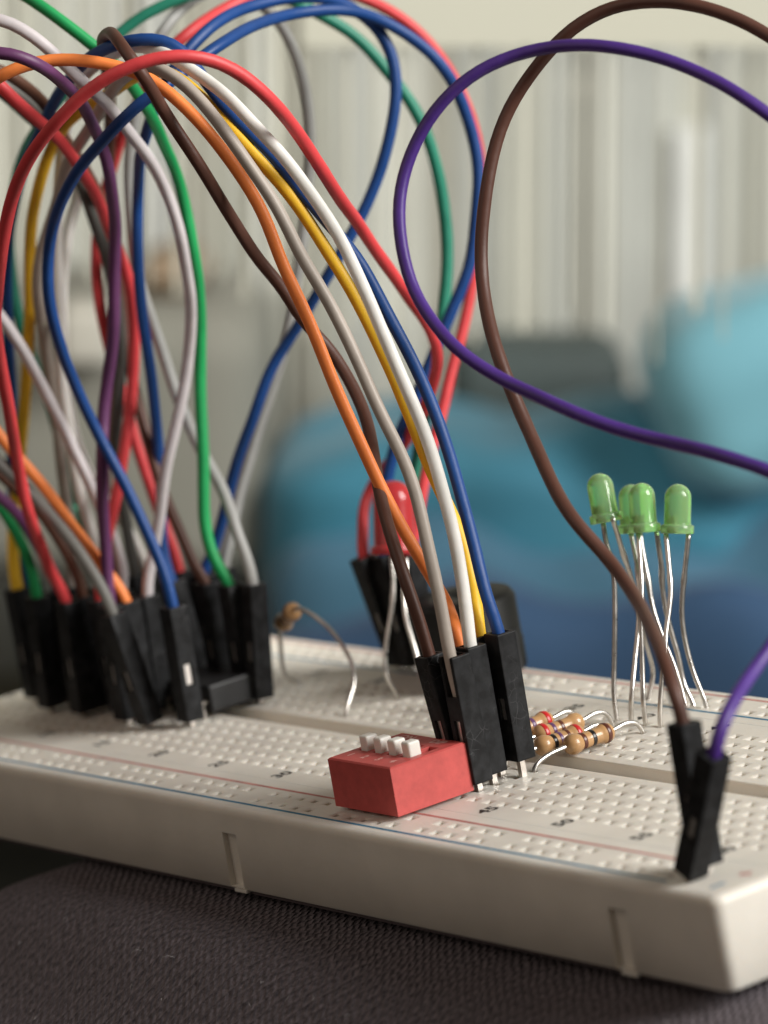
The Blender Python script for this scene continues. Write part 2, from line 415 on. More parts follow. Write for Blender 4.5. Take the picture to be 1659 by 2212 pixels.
# ------------------------------------------------------------------ blurred furniture and bedding behind the board
M['teal'] = mat('blue_cloth_lit', (0.040, 0.205, 0.300), 0.75, noise=0.35, nscale=16, sheen=0.2)  # lit top of the blue cover, the light put into the colour
M['navy'] = mat('blue_cloth_shade', (0.026, 0.072, 0.155), 0.8, noise=0.25, nscale=14, sheen=0.2)  # lower front of the same cover, its shade put into the colour
M['cyan'] = mat('light_blue_cloth', (0.20, 0.48, 0.58), 0.75, noise=0.15, nscale=14, sheen=0.2)
M['pale'] = mat('pale_grey_upholstery', (0.265, 0.262, 0.225), 0.85, noise=0.10, nscale=10)
M['boxw'] = mat('off_white_card', (0.62, 0.60, 0.53), 0.7, noise=0.05, nscale=15)
M['brownb'] = mat('brown_leather', (0.33, 0.245, 0.165), 0.7, noise=0.2, nscale=15)
M['darkb'] = mat('dark_grey_case', (0.080, 0.105, 0.102), 0.6, noise=0.2, nscale=15)
ZB = 900.0
base_b = CW + FWD * (ZB * MM); base_b.z = 0
M['steel'] = mat('blue_cloth_half_shade', (0.050, 0.140, 0.215), 0.8, noise=0.3, nscale=16, sheen=0.2)  # step between lit and shaded blue, half shade painted in
mt_ = rounded_box('shaded_blanket_front', base_b, r_of(590, ZB), r_of(3700, ZB), -0.024, 0.12, floor_z, u_of(1300, ZB), 0.016, M['navy'], sub=40, lump=0.018, ls=26)  # one blue cover in three pieces, painted lit, half shaded and shaded
sh_ = rounded_box('blanket_half_shade', base_b, r_of(575, ZB), r_of(3700, ZB), -0.012, 0.10, u_of(1500, ZB), u_of(1165, ZB), 0.016, M['steel'], sub=44, lump=0.018, ls=30)
sh_['label'] = 'creased middle of the blue blanket, half shade put into its colour'; sh_['category'] = 'half_shaded_blanket'
mt_['label'] = 'lower front of the blue blanket, its shade put into the deep blue colour'; mt_['category'] = 'shaded_blanket_front'
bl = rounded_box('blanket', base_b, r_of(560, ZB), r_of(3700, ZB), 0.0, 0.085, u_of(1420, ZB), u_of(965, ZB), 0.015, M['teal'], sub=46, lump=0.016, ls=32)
bl['label'] = 'rumpled top of the blue blanket, its light put into the teal colour'; bl['category'] = 'blanket'
cu_ = rounded_box('cushion', base_b + UP * 0, r_of(1375, ZB), r_of(2100, ZB), -0.022, 0.045, u_of(1150, ZB), u_of(745, ZB), 0.015, M['cyan'], sub=18, lump=0.004, ls=30)
piv = frame_pt(base_b, r_of(1390, ZB), 0.02, u_of(800, ZB))
cu_.data.transform(Matrix.Translation(piv) @ Matrix.Rotation(math.radians(21), 4, FWD * -1) @ Matrix.Translation(-piv))
cu_['label'] = 'light blue cushion resting on the teal blanket'; cu_['category'] = 'cushion'
ca = rounded_box('storage_case', base_b, r_of(985, ZB), r_of(1420, ZB), 0.088, 0.125, u_of(1250, ZB), u_of(885, ZB), 0.008, M['darkb'])
ca['label'] = 'dark grey case showing above the teal blanket beside the light blue cushion'; ca['category'] = 'case'
ch = rounded_box('armchair', base_b, r_of(-1300, ZB), r_of(560, ZB), 0.012, 0.11, u_of(1335, ZB), u_of(690, ZB), 0.012, M['pale'], sub=36, lump=0.008, ls=16)
ch['label'] = 'pale grey upholstered armchair behind the tangle of wires'; ch['category'] = 'armchair'
bx = rounded_box('card_box', base_b, r_of(125, ZB), r_of(245, ZB), -0.004, 0.02, u_of(800, ZB), u_of(672, ZB), 0.002, M['boxw'])
bx['label'] = 'off white box pressed against the pale grey armchair'; bx['category'] = 'box'
bg = rounded_box('handbag', base_b, r_of(270, ZB), r_of(430, ZB), 0.03, 0.07, u_of(700, ZB), u_of(602, ZB), 0.006, M['brownb'])
bg['label'] = 'small tan brown bag on top of the pale grey armchair'; bg['category'] = 'bag'

# ------------------------------------------------------------------ knitted cloth under the board
def knit():
    m = bpy.data.materials.new('charcoal_knit'); m.use_nodes = True; nt = m.node_tree; L = nt.links.new
    b = nt.nodes['Principled BSDF']; b.inputs['Roughness'].default_value = 0.9; b.inputs['Sheen Weight'].default_value = 0.25
    b.inputs['Sheen Tint'].default_value = (0.9, 0.8, 0.85, 1); b.inputs['Specular IOR Level'].default_value = 0.2
    uv = nt.nodes.new('ShaderNodeUVMap'); uv.uv_map = 'UVMap'
    wn = nt.nodes.new('ShaderNodeTexNoise'); wn.inputs['Scale'].default_value = 0.22; wn.inputs['Detail'].default_value = 3
    L(uv.outputs[0], wn.inputs['Vector'])
    wa = nt.nodes.new('ShaderNodeVectorMath'); wa.operation = 'MULTIPLY_ADD'; wa.inputs[1].default_value = (1.3, 1.3, 0)
    L(wn.outputs['Color'], wa.inputs[0]); L(uv.outputs[0], wa.inputs[2])
    sp = nt.nodes.new('ShaderNodeSeparateXYZ'); L(wa.outputs[0], sp.inputs[0])
    def mth(op, a, bb=None):
        n = nt.nodes.new('ShaderNodeMath'); n.operation = op
        for i, x in enumerate((a, bb)):
            if x is None: continue
            if isinstance(x, (int, float)): n.inputs[i].default_value = x
            else: L(x, n.inputs[i])
        return n.outputs[0]
    U = mth('DIVIDE', sp.outputs[0], 0.85); V = mth('DIVIDE', sp.outputs[1], 1.7)
    fv = mth('FRACT', V); row = mth('FLOOR', V)
    ph = mth('ADD', mth('ADD', U, mth('MULTIPLY', fv, 0.55)), mth('MULTIPLY', row, 0.08))
    stv = mth('POWER', mth('ABSOLUTE', mth('SINE', mth('MULTIPLY', ph, math.pi))), 0.8)
    leg = mth('POWER', mth('ABSOLUTE', mth('SINE', mth('MULTIPLY', V, math.pi))), 0.6)
    h = mth('MULTIPLY', stv, leg)
    fz = nt.nodes.new('ShaderNodeTexNoise'); fz.inputs['Scale'].default_value = 5.0; fz.inputs['Detail'].default_value = 6
    L(uv.outputs[0], fz.inputs['Vector'])
    h2 = mth('ADD', h, mth('MULTIPLY', fz.outputs['Fac'], 0.7))
    bp = nt.nodes.new('ShaderNodeBump'); bp.inputs['Strength'].default_value = 1.0; bp.inputs['Distance'].default_value = 0.0016
    L(h2, bp.inputs['Height']); L(bp.outputs['Normal'], b.inputs['Normal'])
    r = nt.nodes.new('ShaderNodeValToRGB')
    r.color_ramp.elements[0].position = 0.35; r.color_ramp.elements[0].color = (0.075, 0.066, 0.076, 1)
    r.color_ramp.elements[1].position = 0.68; r.color_ramp.elements[1].color = (0.30, 0.255, 0.275, 1)
    f2 = nt.nodes.new('ShaderNodeTexNoise'); f2.inputs['Scale'].default_value = 1.6; f2.inputs['Detail'].default_value = 8
    L(uv.outputs[0], f2.inputs['Vector']); L(f2.outputs['Fac'], r.inputs['Fac']); L(r.outputs['Color'], b.inputs['Base Color'])
    return m
M['knit'] = knit()
def cloth_z(x, y):
    from mathutils import noise as mn
    s = 0.0
    d = max(0.0, -116 - x + 0.10 * (y + 27)); s += d * d / 42.0
    q = -30.0 - y; s += 0.62 * (q + math.sqrt(q * q + 30.0)) / 2.0
    g = max(0.0, y - 30); s += g * 0.5
    e = max(0.0, x - 18); s += e * e / 90.0
    s -= 3.0 * math.exp(-((y + 37) / 7.0) ** 2) / (1 + math.exp((x + 62) / 8.0))
    return -10.2 - min(s, 85.0) + 0.35 * mn.noise(Vector((x, y, 0)) * 0.06)
kn = thing('knit_cloth', 'dark charcoal knitted cloth bulging under the breadboard', 'cloth', (-60, -27, -30))
vs, fs, uvs = [], [], []
nx_, ny_ = 150, 120
for j in range(ny_ + 1):
    y = -150 + 200 * j / ny_
    for i in range(nx_ + 1):
        x = -215 + 285 * i / nx_
        vs.append((x, y, cloth_z(x, y))); uvs.append((0.58 * x + 0.81 * y, (0.81 * x - 0.58 * y) * 1.08))
for j in range(ny_):
    for i in range(nx_):
        a = j * (nx_ + 1) + i; fs.append((a, a + 1, a + nx_ + 2, a + nx_ + 1))
mb = MB(); mb.add(vs, fs, True)
ko = part(mb, 'fabric', M['knit'], kn)
ul = ko.data.uv_layers.new(name='UVMap')
for lp in ko.data.loops: ul.data[lp.index].uv = uvs[lp.vertex_index]

fb = MB()
for q in range(70):
    x = random.uniform(-110, 20); y = random.uniform(-75, -30); z = cloth_z(x, y)
    a = random.uniform(0, 6.28); d = Vector((math.cos(a), math.sin(a), 0.15)) * random.uniform(0.5, 1.4); k = Vector((-d.y, d.x, 0.5)) * random.uniform(-0.5, 0.5)
    fb.tube([Vector((x, y, z + 0.15)), Vector((x, y, z + 0.4)) + d * 0.5 + k * 0.6, Vector((x, y, z + 0.2)) + d], 0.035, 5)
M['lint'] = mat('pale_lint', (0.40, 0.38, 0.38), 0.9)
fo = part(fb, 'loose_fibres', M['lint'], kn, ko); fo['kind'] = 'stuff'

# ------------------------------------------------------------------ the breadboard
LEN, HW, HB = 165.0, 27.3, 9.35
def colx(k): return -3.81 - (63 - k) * 2.54
ROW = {'A': -13.97, 'B': -11.43, 'C': -8.89, 'D': -6.35, 'E': -3.81, 'F': 3.81, 'G': 6.35, 'H': 8.89, 'I': 11.43, 'J': 13.97}
RAIL = (21.45, 23.99)
bb = thing('breadboard', 'long cream solderless breadboard with rows of holes lying on dark knitted cloth', 'breadboard', (-82.5, 0, -HB))
# shell: rounded rim, walls with two slots in the front face
rc = 1.3; NOT = ((-84.2, -81.5), (-16.7, -13.9)); ZN = -3.0; RE = 0.65
def outline(ins):
    P = []
    x0, x1, y0, y1 = -LEN + ins, -ins, -HW + ins, HW - ins; r = max(0.35, rc - ins * 0.6)
    for cx, cy, a0 in ((x1 - r, y0 + r, -90), (x1 - r, y1 - r, 0), (x0 + r, y1 - r, 90), (x0 + r, y0 + r, 180)):
        for q in range(7):
            a = math.radians(a0 + 15 * q); P.append((cx + r * math.cos(a), cy + r * math.sin(a)))
    for n in NOT:                                # extra points on the front edge
        P += [(n[0], y0), (n[1], y0)]
    return P[:28] + sorted(P[28:])
sh = MB(); rings = []
levels = [(0.95, 0.0)] + [(0.95 - 0.95 * math.sin(math.radians(a)), -0.95 + 0.95 * math.cos(math.radians(a))) for a in (18, 36, 54, 72, 90)] + [(0.0, ZN), (-0.12, -HB + 0.25), (0.12, -HB)]
N = len(outline(0))
for ins, z in levels: rings.append([(x, y, z) for x, y in outline(ins)])
vs = [p for r in rings for p in r]; fs = []
fr = {28, 30}                                    # segments 28-29 and 30-31 are the slots
for i in range(len(rings) - 1):
    for j in range(N):
        if j in fr and i == 6: continue
        fs.append((i * N + j, i * N + (j + 1) % N, (i + 1) * N + (j + 1) % N, (i + 1) * N + j))
sh.add(vs, fs, True)
for n in NOT:
    a, b = n; y = -HW; zt, zb = ZN, -HB + 0.25
    v = [(a, y, zt), (b, y, zt), (b, y - 0.12, zb), (a, y - 0.12, zb), (a, y + RE, zt), (b, y + RE, zt), (b, y + RE, zb), (a, y + RE, zb)]
    sh.add(v, [(4, 5, 6, 7), (0, 1, 5, 4), (1, 2, 6, 5), (2, 3, 7, 6), (3, 0, 4, 7)])
    sh.box(a + 0.7, b + 0.3, y - 0.14, y + 0.5, -HB - 0.3, -HB + 0.05)        # moulding tab under the slot
shell = part(sh, 'base_shell', M['board'], bb)
# terminal block
tb = MB(); holes = [(colx(k), y, 0.68, 0.68) for k in range(1, 64) for y in ROW.values()]
X0, X1 = -LEN + 0.95, -0.95
tb.plate(X0, X1, -17.93, -1.70, [h for h in holes if h[1] < 0], 0.0, 0.30, 1.1, 0.11)
tb.plate(X0, X1, 1.70, 17.93, [h for h in holes if h[1] > 0], 0.0, 0.30, 1.1, 0.11)
tb.add([(X0, -1.70, 0), (X1, -1.70, 0), (X1, -1.55, -0.15), (X0, -1.55, -0.15), (X1, -1.35, -1.3), (X0, -1.35, -1.3), (X1, 1.35, -1.3), (X0, 1.35, -1.3),
        (X1, 1.55, -0.15), (X0, 1.55, -0.15), (X1, 1.70, 0), (X0, 1.70, 0)],
       [(0, 1, 2, 3), (3, 2, 4, 5), (5, 4, 6, 7), (7, 6, 8, 9), (9, 8, 10, 11)])
for s in (-1, 1):
    y = s * 17.93; tb.add([(X0, y, 0), (X1, y, 0), (X1, y + s * 0.08, -0.7), (X0, y + s * 0.08, -0.7)], [(0, 1, 2, 3)])
term = part(tb, 'terminal_block', M['board'], bb, fix=False)
nb = None
for k in range(5, 64, 5):
    for s in (-1, 1):
        nb = text_mesh('%d' % k, 2.35, (colx(k), s * 16.1, 0.012), (0, 1, 0), (-1, 0, 0), 0.0, nb)
for i, (nm, y) in enumerate(ROW.items()):
    for x in (X1 - 1.1, X0 + 1.1): text_mesh(nm.lower(), 1.7, (x, y, 0.012), (0, 1, 0), (-1, 0, 0), 0.0, nb)
part(nb, 'printed_numbers', M['ink'], bb, term)
# power rails
for s in (-1, 1):
    rl = MB(); ya, yb = sorted((s * 18.0, s * 26.35))
    rh = [(-6.35 - 1.27 - (g * 6 + q) * 2.54 - 2.54, s * y, 0.68, 0.68) for g in range(10) for q in range(5) for y in RAIL]
    rl.plate(X0, X1, ya, yb, rh, 0.0, 0.30, 1.1, 0.11)
    y = s * 18.0; rl.add([(X0, y, 0), (X1, y, 0), (X1, y - s * 0.05, -0.7), (X0, y - s * 0.05, -0.7)], [(0, 1, 2, 3)])
    ro = part(rl, 'power_rail', M['board'], bb, fix=False)
    yr, ybl = (-20.0, -25.45) if s < 0 else (25.45, 20.0)
    a = MB(); a.box(-LEN + 9, -9.2, yr - 0.2, yr + 0.2, 0.003, 0.014); part(a, 'red_line', M['redink'], bb, ro)
    a = MB(); a.box(-LEN + 9, -9.2, ybl - 0.2, ybl + 0.2, 0.003, 0.014); part(a, 'blue_line', M['blueink'], bb, ro)
    for x in (-3.1, -LEN + 4.2):
        part(text_mesh('+', 2.8, (x, yr - 0.6, 0.012), (0, 1, 0), (-1, 0, 0)), 'plus_sign', M['redink'], bb, ro)
        a = MB(); a.box(x - 0.22, x + 0.22, ybl + 0.3, ybl + 2.1, 0.003, 0.014); part(a, 'minus_sign', M['blueink'], bb, ro)
tp = MB(); tp.box(-LEN + 0.5, -2.5, -HW + 0.6, HW - 0.5, -HB - 0.55, -HB - 0.002)
part(tp, 'adhesive_backing', M['tape'], bb)

# ------------------------------------------------------------------ DIP switch
dz = 0.45
dp = thing('dip_switch', 'red four way switch block with white knobs on the breadboard front', 'switch', (-62.3, -17.6, dz))
dx0, dx1, dy0, dy1, dH = -67.75, -56.35, -22.75, -12.65, 5.35
kx = [-58.35 - 2.54 * i for i in range(4)]
d = MB(); d.plate(dx0 + 0.2, dx1 - 0.2, dy0 + 0.2, dy1 - 0.2, [(x, -17.35, 0.85, 2.0) for x in kx], dz + dH, 0.05, 0.9)
t = [(dx0 + 0.2, dy0 + 0.2), (dx1 - 0.2, dy0 + 0.2), (dx1 - 0.2, dy1 - 0.2), (dx0 + 0.2, dy1 - 0.2)]
b_ = [(dx0, dy0), (dx1, dy0), (dx1, dy1), (dx0, dy1)]
d.add([(x, y, dz + dH) for x, y in t] + [(x, y, dz + dH - 0.16) for x, y in b_] + [(x * 1.0, y, dz) for x, y in b_],
      [(j, (j + 1) % 4, 4 + (j + 1) % 4, 4 + j) for j in range(4)] + [(4 + j, 4 + (j + 1) % 4, 8 + (j + 1) % 4, 8 + j) for j in range(4)] + [(11, 10, 9, 8)])
dbody = part(d, 'switch_body', M['dipred'], dp, fix=False)
tx = None
for i, x in enumerate(reversed(kx)):
    tx = text_mesh(str(i + 1), 1.35, (x, -20.9, dz + dH + 0.012), (1, 0, 0), (0, 1, 0), 0, tx)
text_mesh('ON', 1.5, (-65.2, -13.9, dz + dH + 0.012), (1, 0, 0), (0, 1, 0), 0, tx)
text_mesh('DIP', 1.5, (-59.6, -13.9, dz + dH + 0.012), (1, 0, 0), (0, 1, 0), 0, tx)
part(tx, 'printed_marks', M['emboss'], dp, dbody)
for x in kx:
    m = MB(); m.box(x - 0.72, x + 0.72, -19.1, -17.5, dz + dH - 0.85, dz + dH + 1.55)
    bevel(part(m, 'switch_knob', M['knob'], dp), 0.34, 4)
for x in (dx0 + 1.9 + 2.54 * i for i in range(4)):
    for y in (-16.4, -13.97):
        m = MB(); m.box(x - 0.25, x + 0.25, y - 0.12, y + 0.12, -3.0, dz + 0.3); part(m, 'pin', M['darkpin'], dp)

# ------------------------------------------------------------------ resistors
def at_frame(p, ax):
    ax = Vector(ax).normalized(); q = Vector((0, 0, 1)).rotation_difference(ax)
    return Matrix.Translation(Vector(p)) @ q.to_matrix().to_4x4()
RPROF = [(0.0, -3.25), (0.45, -3.22), (0.85, -3.0), (1.08, -2.65), (1.15, -2.25), (1.12, -1.85), (0.97, -1.5), (0.90, -1.3), (0.90, 1.3), (0.97, 1.5), (1.12, 1.85), (1.15, 2.25), (1.08, 2.65), (0.85, 3.0), (0.45, 3.22), (0.0, 3.25)]
def rad_at(z):
    for (r0, z0), (r1, z1) in zip(RPROF, RPROF[1:]):
        if z0 <= z <= z1: return r0 + (r1 - r0) * (z - z0) / (z1 - z0)
    return 0.9
def resistor(label, c, ax, bands, leads):
    c = Vector(c); th = thing('resistor', label, 'resistor', c, 'tan axial resistors plugged into the board')
    Mx = at_frame(c, ax)
    b = MB(); b.lathe(RPROF, 28, Mx); body = part(b, 'resistor_body', M['tan'], th)
    for z, w, k in bands:
        zz = [z - w / 2 + w * i / 4 for i in range(5)]
        m = MB(); m.lathe([(rad_at(zz[0]) - 0.05, zz[0])] + [(rad_at(q) + 0.018, q) for q in zz] + [(rad_at(zz[-1]) - 0.05, zz[-1])], 28, Mx)
        part(m, 'colour_band', M[k], th, body)
    for L in leads:
        m = MB(); P = spline([Vector(q) for q in L], 0.35, 2); m.tube(P, 0.27, 10); part(m, 'lead', M['metal'], th)
    return th
def res_on_board(label, k, cy, cz, bands, yn, yf, tilt=0.0):
    x = colx(k); c = Vector((x, cy, cz)); ax = Vector((tilt, 1, 0.0)).normalized()
    e0 = c - ax * 3.2; e1 = c + ax * 3.2
    return resistor(label, c, ax, bands,
                    [[e0 + ax * 0.3, e0 - ax * 0.5, e0 - ax * 1.2 + Vector((0, 0, -0.05)), Vector((x, (e0.y + yn) / 2 - 0.9, cz - 0.35)), Vector((x, yn - 0.05, 0.25)), Vector((x, yn, -2.5))],
                     [e1 - ax * 0.3, e1 + ax * 0.5, Vector((x, e1.y + 1.5, cz + 0.28)), Vector((x, yf - 0.7, cz - 0.05)), Vector((x, yf, 0.2)), Vector((x, yf, -2.5))]])
res_on_board('tan resistor with brown, black and brown bands, frontmost of its row', 42, 4.05, 1.35,
             [(-1.05, 0.5, 'b_brown'), (0.25, 0.5, 'b_black'), (2.2, 0.55, 'b_brown')], ROW['E'], ROW['I'])
res_on_board('tan resistor with a red end band, second in its row, half hidden', 41, 2.0, 1.55,
             [(-1.05, 0.5, 'b_black'), (-0.15, 0.4, 'b_violet'), (0.9, 0.4, 'b_brown'), (2.2, 0.55, 'b_red')], ROW['E'], ROW['H'])
res_on_board('tan resistor with red bands and a pale far end, third in the row', 40, 4.0, 2.05,
             [(-2.2, 0.55, 'b_red'), (-1.0, 0.45, 'b_violet'), (0.1, 0.45, 'b_brown')], ROW['E'], ROW['I'], 0.03)
res_on_board('tan resistor with a red end band, touching the blue wire connector', 39, 1.9, 2.6,
             [(-1.0, 0.5, 'b_brown'), (0.25, 0.5, 'b_violet'), (2.2, 0.6, 'b_red')], ROW['E'], ROW['H'], -0.02)
# the one standing at the back
zr = 507.0
rb = at(622, 1333, zr + 3); rlead = [at(x, y, z) for x, y, z in ((636, 1314, zr), (665, 1322, 505), (705, 1352, 503), (740, 1395, 500), (762, 1440, 498), (764, 1480, 496.5))] + [Vector((colx(24), ROW['F'], 0.3)), Vector((colx(24), ROW['F'], -2.5))]
ax = (rlead[0] - at(605, 1352, zr + 7)).normalized()
rlead2 = [rb - ax * 3.0, rb - ax * 4.0, rb - ax * 5.0 + Vector((0, 0, -1.2)), rb - ax * 5.4 + Vector((0, 0, -6)), Vector((rb.x - 4.5, rb.y + 3.0, 0.0)), Vector((rb.x - 4.5, rb.y + 3, -2.5))]
resistor('blurred orange brown resistor standing high on a long curved lead beside the rear connectors', rb, ax,
         [(-1.05, 0.5, 'b_black'), (0.25, 0.5, 'b_brown'), (2.2, 0.5, 'b_brown')], [[rb + ax * 2.9] + rlead, rlead2])

# ------------------------------------------------------------------ LEDs
def led(label, name, m, base, axis, R, Hh, Rf, leads, grp, cat='LED'):
    """base: centre of the flange's underside; leads: point lists from the body down"""
    base = Vector(base); th = thing(name, label, cat, base, grp); Mx = at_frame(base, axis)
    pr = [(0.0, 0.0), (Rf * 0.96, 0.0), (Rf, 0.08), (Rf, 0.85), (Rf - 0.1, 0.97), (R + 0.03, 1.0), (R, 1.15), (R * 0.985, Hh - R)]
    for a in range(10, 91, 10): pr.append((R * 0.985 * math.cos(math.radians(a)), Hh - R + R * math.sin(math.radians(a))))
    b = MB(); b.lathe(pr, 36, Mx); lens = part(b, 'lens', m, th)
    s = R / 1.5
    q = MB()
    an = [Mx @ Vector(v) for v in ((-0.95 * s, -0.2, 0.3), (-0.15 * s, -0.2, 0.3), (-0.15 * s, -0.2, 1.0), (-0.15 * s, -0.2, 1.9 * s), (-0.95 * s, -0.2, 1.9 * s))]
    an2 = [v + (Mx.to_3x3() @ Vector((0, 0.4, 0))) for v in an]
    q.add(an + an2, [(0, 1, 2, 3, 4), (9, 8, 7, 6, 5)] + [(i, (i + 1) % 5, 5 + (i + 1) % 5, 5 + i) for i in range(5)])
    part(q, 'anvil', M['clip'], th, lens)
    for L in leads:
        L = [Vector(p) for p in L]; m2 = MB(); P = spline(L, 0.5, 1)
        tot = 0; rr = []
        for i, p in enumerate(P):
            if i: tot += (p - P[i - 1]).length
            rr.append(0.36 if 4.6 < tot < 6.0 else 0.29)
        m2.tube(P, rr, 8, True, 0.95); part(m2, 'lead', M['metal'], th)
    return th
def lead_pts(px, z0, z1, end):
    n = len(px); out = []
    for i, (x, y) in enumerate(px): out.append(at(x, y, z0 + (z1 - z0) * i / max(1, n - 1)))
    e = Vector(end); return out + [e + Vector((0, 0, 0.15)), e + Vector((0, 0, -2.5))]
J = ROW['J']; G = 'green indicator lamps on long bent leads'
def led_px(label, top, bot, z, R, Hh, Rf, leads, name='green_led', m=None, g=G):
    base = at(bot[0], bot[1], z); tip = at(top[0], top[1], z)
    ax = (tip - base).normalized()
    return led(label, name, m or M['green_led'], base, ax, R, Hh, Rf, leads, g)
def rx(px, py, y):                               # x on a rail row below a place of the picture
    return onplane(px, py, 0).x
led_px('green LED tilted over to one side, its flank bright, highest of the four', (1291, 1022), (1311, 1128), 470, 1.5, 5.5, 1.85,
       [lead_pts([(1302, 1122), (1307, 1160), (1314, 1190), (1325, 1235), (1328, 1300), (1327, 1420), (1326, 1500)], 470, 469.5, (colx(39), J, 0)),
        lead_pts([(1323, 1118), (1334, 1155), (1346, 1195), (1358, 1230), (1370, 1275), (1395, 1385), (1412, 1460)], 468, 477, (-68.3, RAIL[0], 0))])
led_px('green LED half hidden behind its twin, second from the tilted one', (1362, 1042), (1369, 1152), 474, 1.5, 5.5, 1.85,
       [lead_pts([(1362, 1148), (1370, 1185), (1377, 1221), (1380, 1255), (1380, 1340), (1371, 1430), (1364, 1510)], 473, 466.5, (colx(40), J, 0)),
        lead_pts([(1382, 1148), (1388, 1190), (1394, 1221), (1400, 1255), (1411, 1316), (1432, 1380), (1460, 1450)], 474, 473, (-61.8, RAIL[0], 0))])
led_px('green LED overlapping its twin, a vivid green dome between two others', (1384, 1040), (1392, 1150), 468, 1.5, 5.5, 1.85,
       [lead_pts([(1378, 1148), (1382, 1190), (1384, 1225), (1386, 1260), (1385, 1345), (1388, 1454), (1390, 1520)], 468, 464.5, (colx(41), J, 0)),
        lead_pts([(1418, 1144), (1424, 1190), (1429, 1221), (1430, 1260), (1436, 1305), (1448, 1358), (1466, 1420), (1478, 1480)], 469, 471, (-60.2, RAIL[0], 0))])
led_px('upright green LED standing apart with two splayed leads', (1465, 1045), (1463, 1153), 467, 1.5, 5.5, 1.85,
       [lead_pts([(1438, 1149), (1442, 1190), (1446, 1235), (1449, 1280), (1443, 1335), (1438, 1370), (1436, 1420), (1428, 1490)], 466.5, 463, (colx(42), J, 0)),
        lead_pts([(1488, 1149), (1483, 1200), (1478, 1245), (1474, 1290), (1473, 1330), (1480, 1385), (1497, 1450)], 467.5, 468.5, (-58.0, RAIL[0], 0))])
led_px('larger red LED standing among the wires in front of the rear connectors', (848, 1030), (853, 1197), 499, 2.45, 8.7, 2.85,
       [lead_pts([(845, 1192), (847, 1222), (850, 1258), (848, 1300), (842, 1345), (835, 1385), (832, 1430), (834, 1460)], 498, 497, (colx(24), ROW['I'], 0)),
        lead_pts([(876, 1192), (877, 1230), (873, 1300), (876, 1330), (884, 1362), (896, 1400), (908, 1450)], 499, 494, (colx(28), ROW['H'], 0))],
       'red_led', M['red_led'], None)

# ------------------------------------------------------------------ chip and buzzer
IX1, IX0 = -120.4, -140.7
ic = thing('chip', 'black chip straddling the centre channel under the cluster of connectors', 'chip', ((IX0 + IX1) / 2, 0, 0))
m = MB(); m.box(IX0, IX1, -3.25, 3.25, 0.7, 4.0); bevel(part(m, 'chip_body', M['black'], ic), 0.25, 2)
for i in range(8):
    for s in (-1, 1):
        x = IX1 - 1.3 - 2.54 * i
        m = MB(); y0, y1 = sorted((s * 3.2, s * 4.0)); m.box(x - 0.55, x + 0.55, y0, y1, 1.9, 2.15)
        y0, y1 = sorted((s * 3.75, s * 4.0)); m.box(x - 0.28, x + 0.28, y0, y1, -2.5, 1.88); part(m, 'pin', M['darkpin'], ic)
bzc = onplane(1042, 1462, 0.6); bzc = Vector((bzc.x - 2, bzc.y + 0.3, 0.6))
bz = thing('buzzer', 'round black buzzer standing on the far edge of the board', 'buzzer', bzc)
m = MB(); m.lathe([(0, 0), (5.8, 0), (6.4, 0.35), (6.5, 0.8), (6.5, 3.9), (6.4, 4.0), (6.4, 9.0), (5.9, 9.8), (1.2, 9.7), (1.1, 9.0), (0, 9.0)], 48, Matrix.Translation(bzc))
part(m, 'buzzer_body', M['rubber'], bz)
a = (at(1100, 1390, 495) - bzc); a.z = 0; a.normalize(); tmp = a.cross(Vector((0, 0, 1)))
m = MB(); p = bzc + a * 6.35
m.add([p + tmp * i + Vector((0, 0, z)) - a * dd for z in (0.9, 5.4) for i, dd in ((-2.2, 0.45), (2.2, 0.45))] + [p + tmp * i + a * 0.35 + Vector((0, 0, z)) for z in (0.9, 5.4) for i in (-2.2, 2.2)],
      [(4, 5, 7, 6), (2, 3, 7, 6), (0, 2, 6, 4), (1, 5, 7, 3), (0, 4, 5, 1)])
part(m, 'side_plate', M['black'], bz)
for s in (-1, 1):
    m = MB(); m.tube([bzc + tmp * 3.8 * s + Vector((0, 0, 0.3)), bzc + tmp * 3.8 * s + Vector((0, 0, -3))], 0.3, 8); part(m, 'pin', M['darkpin'], bz)

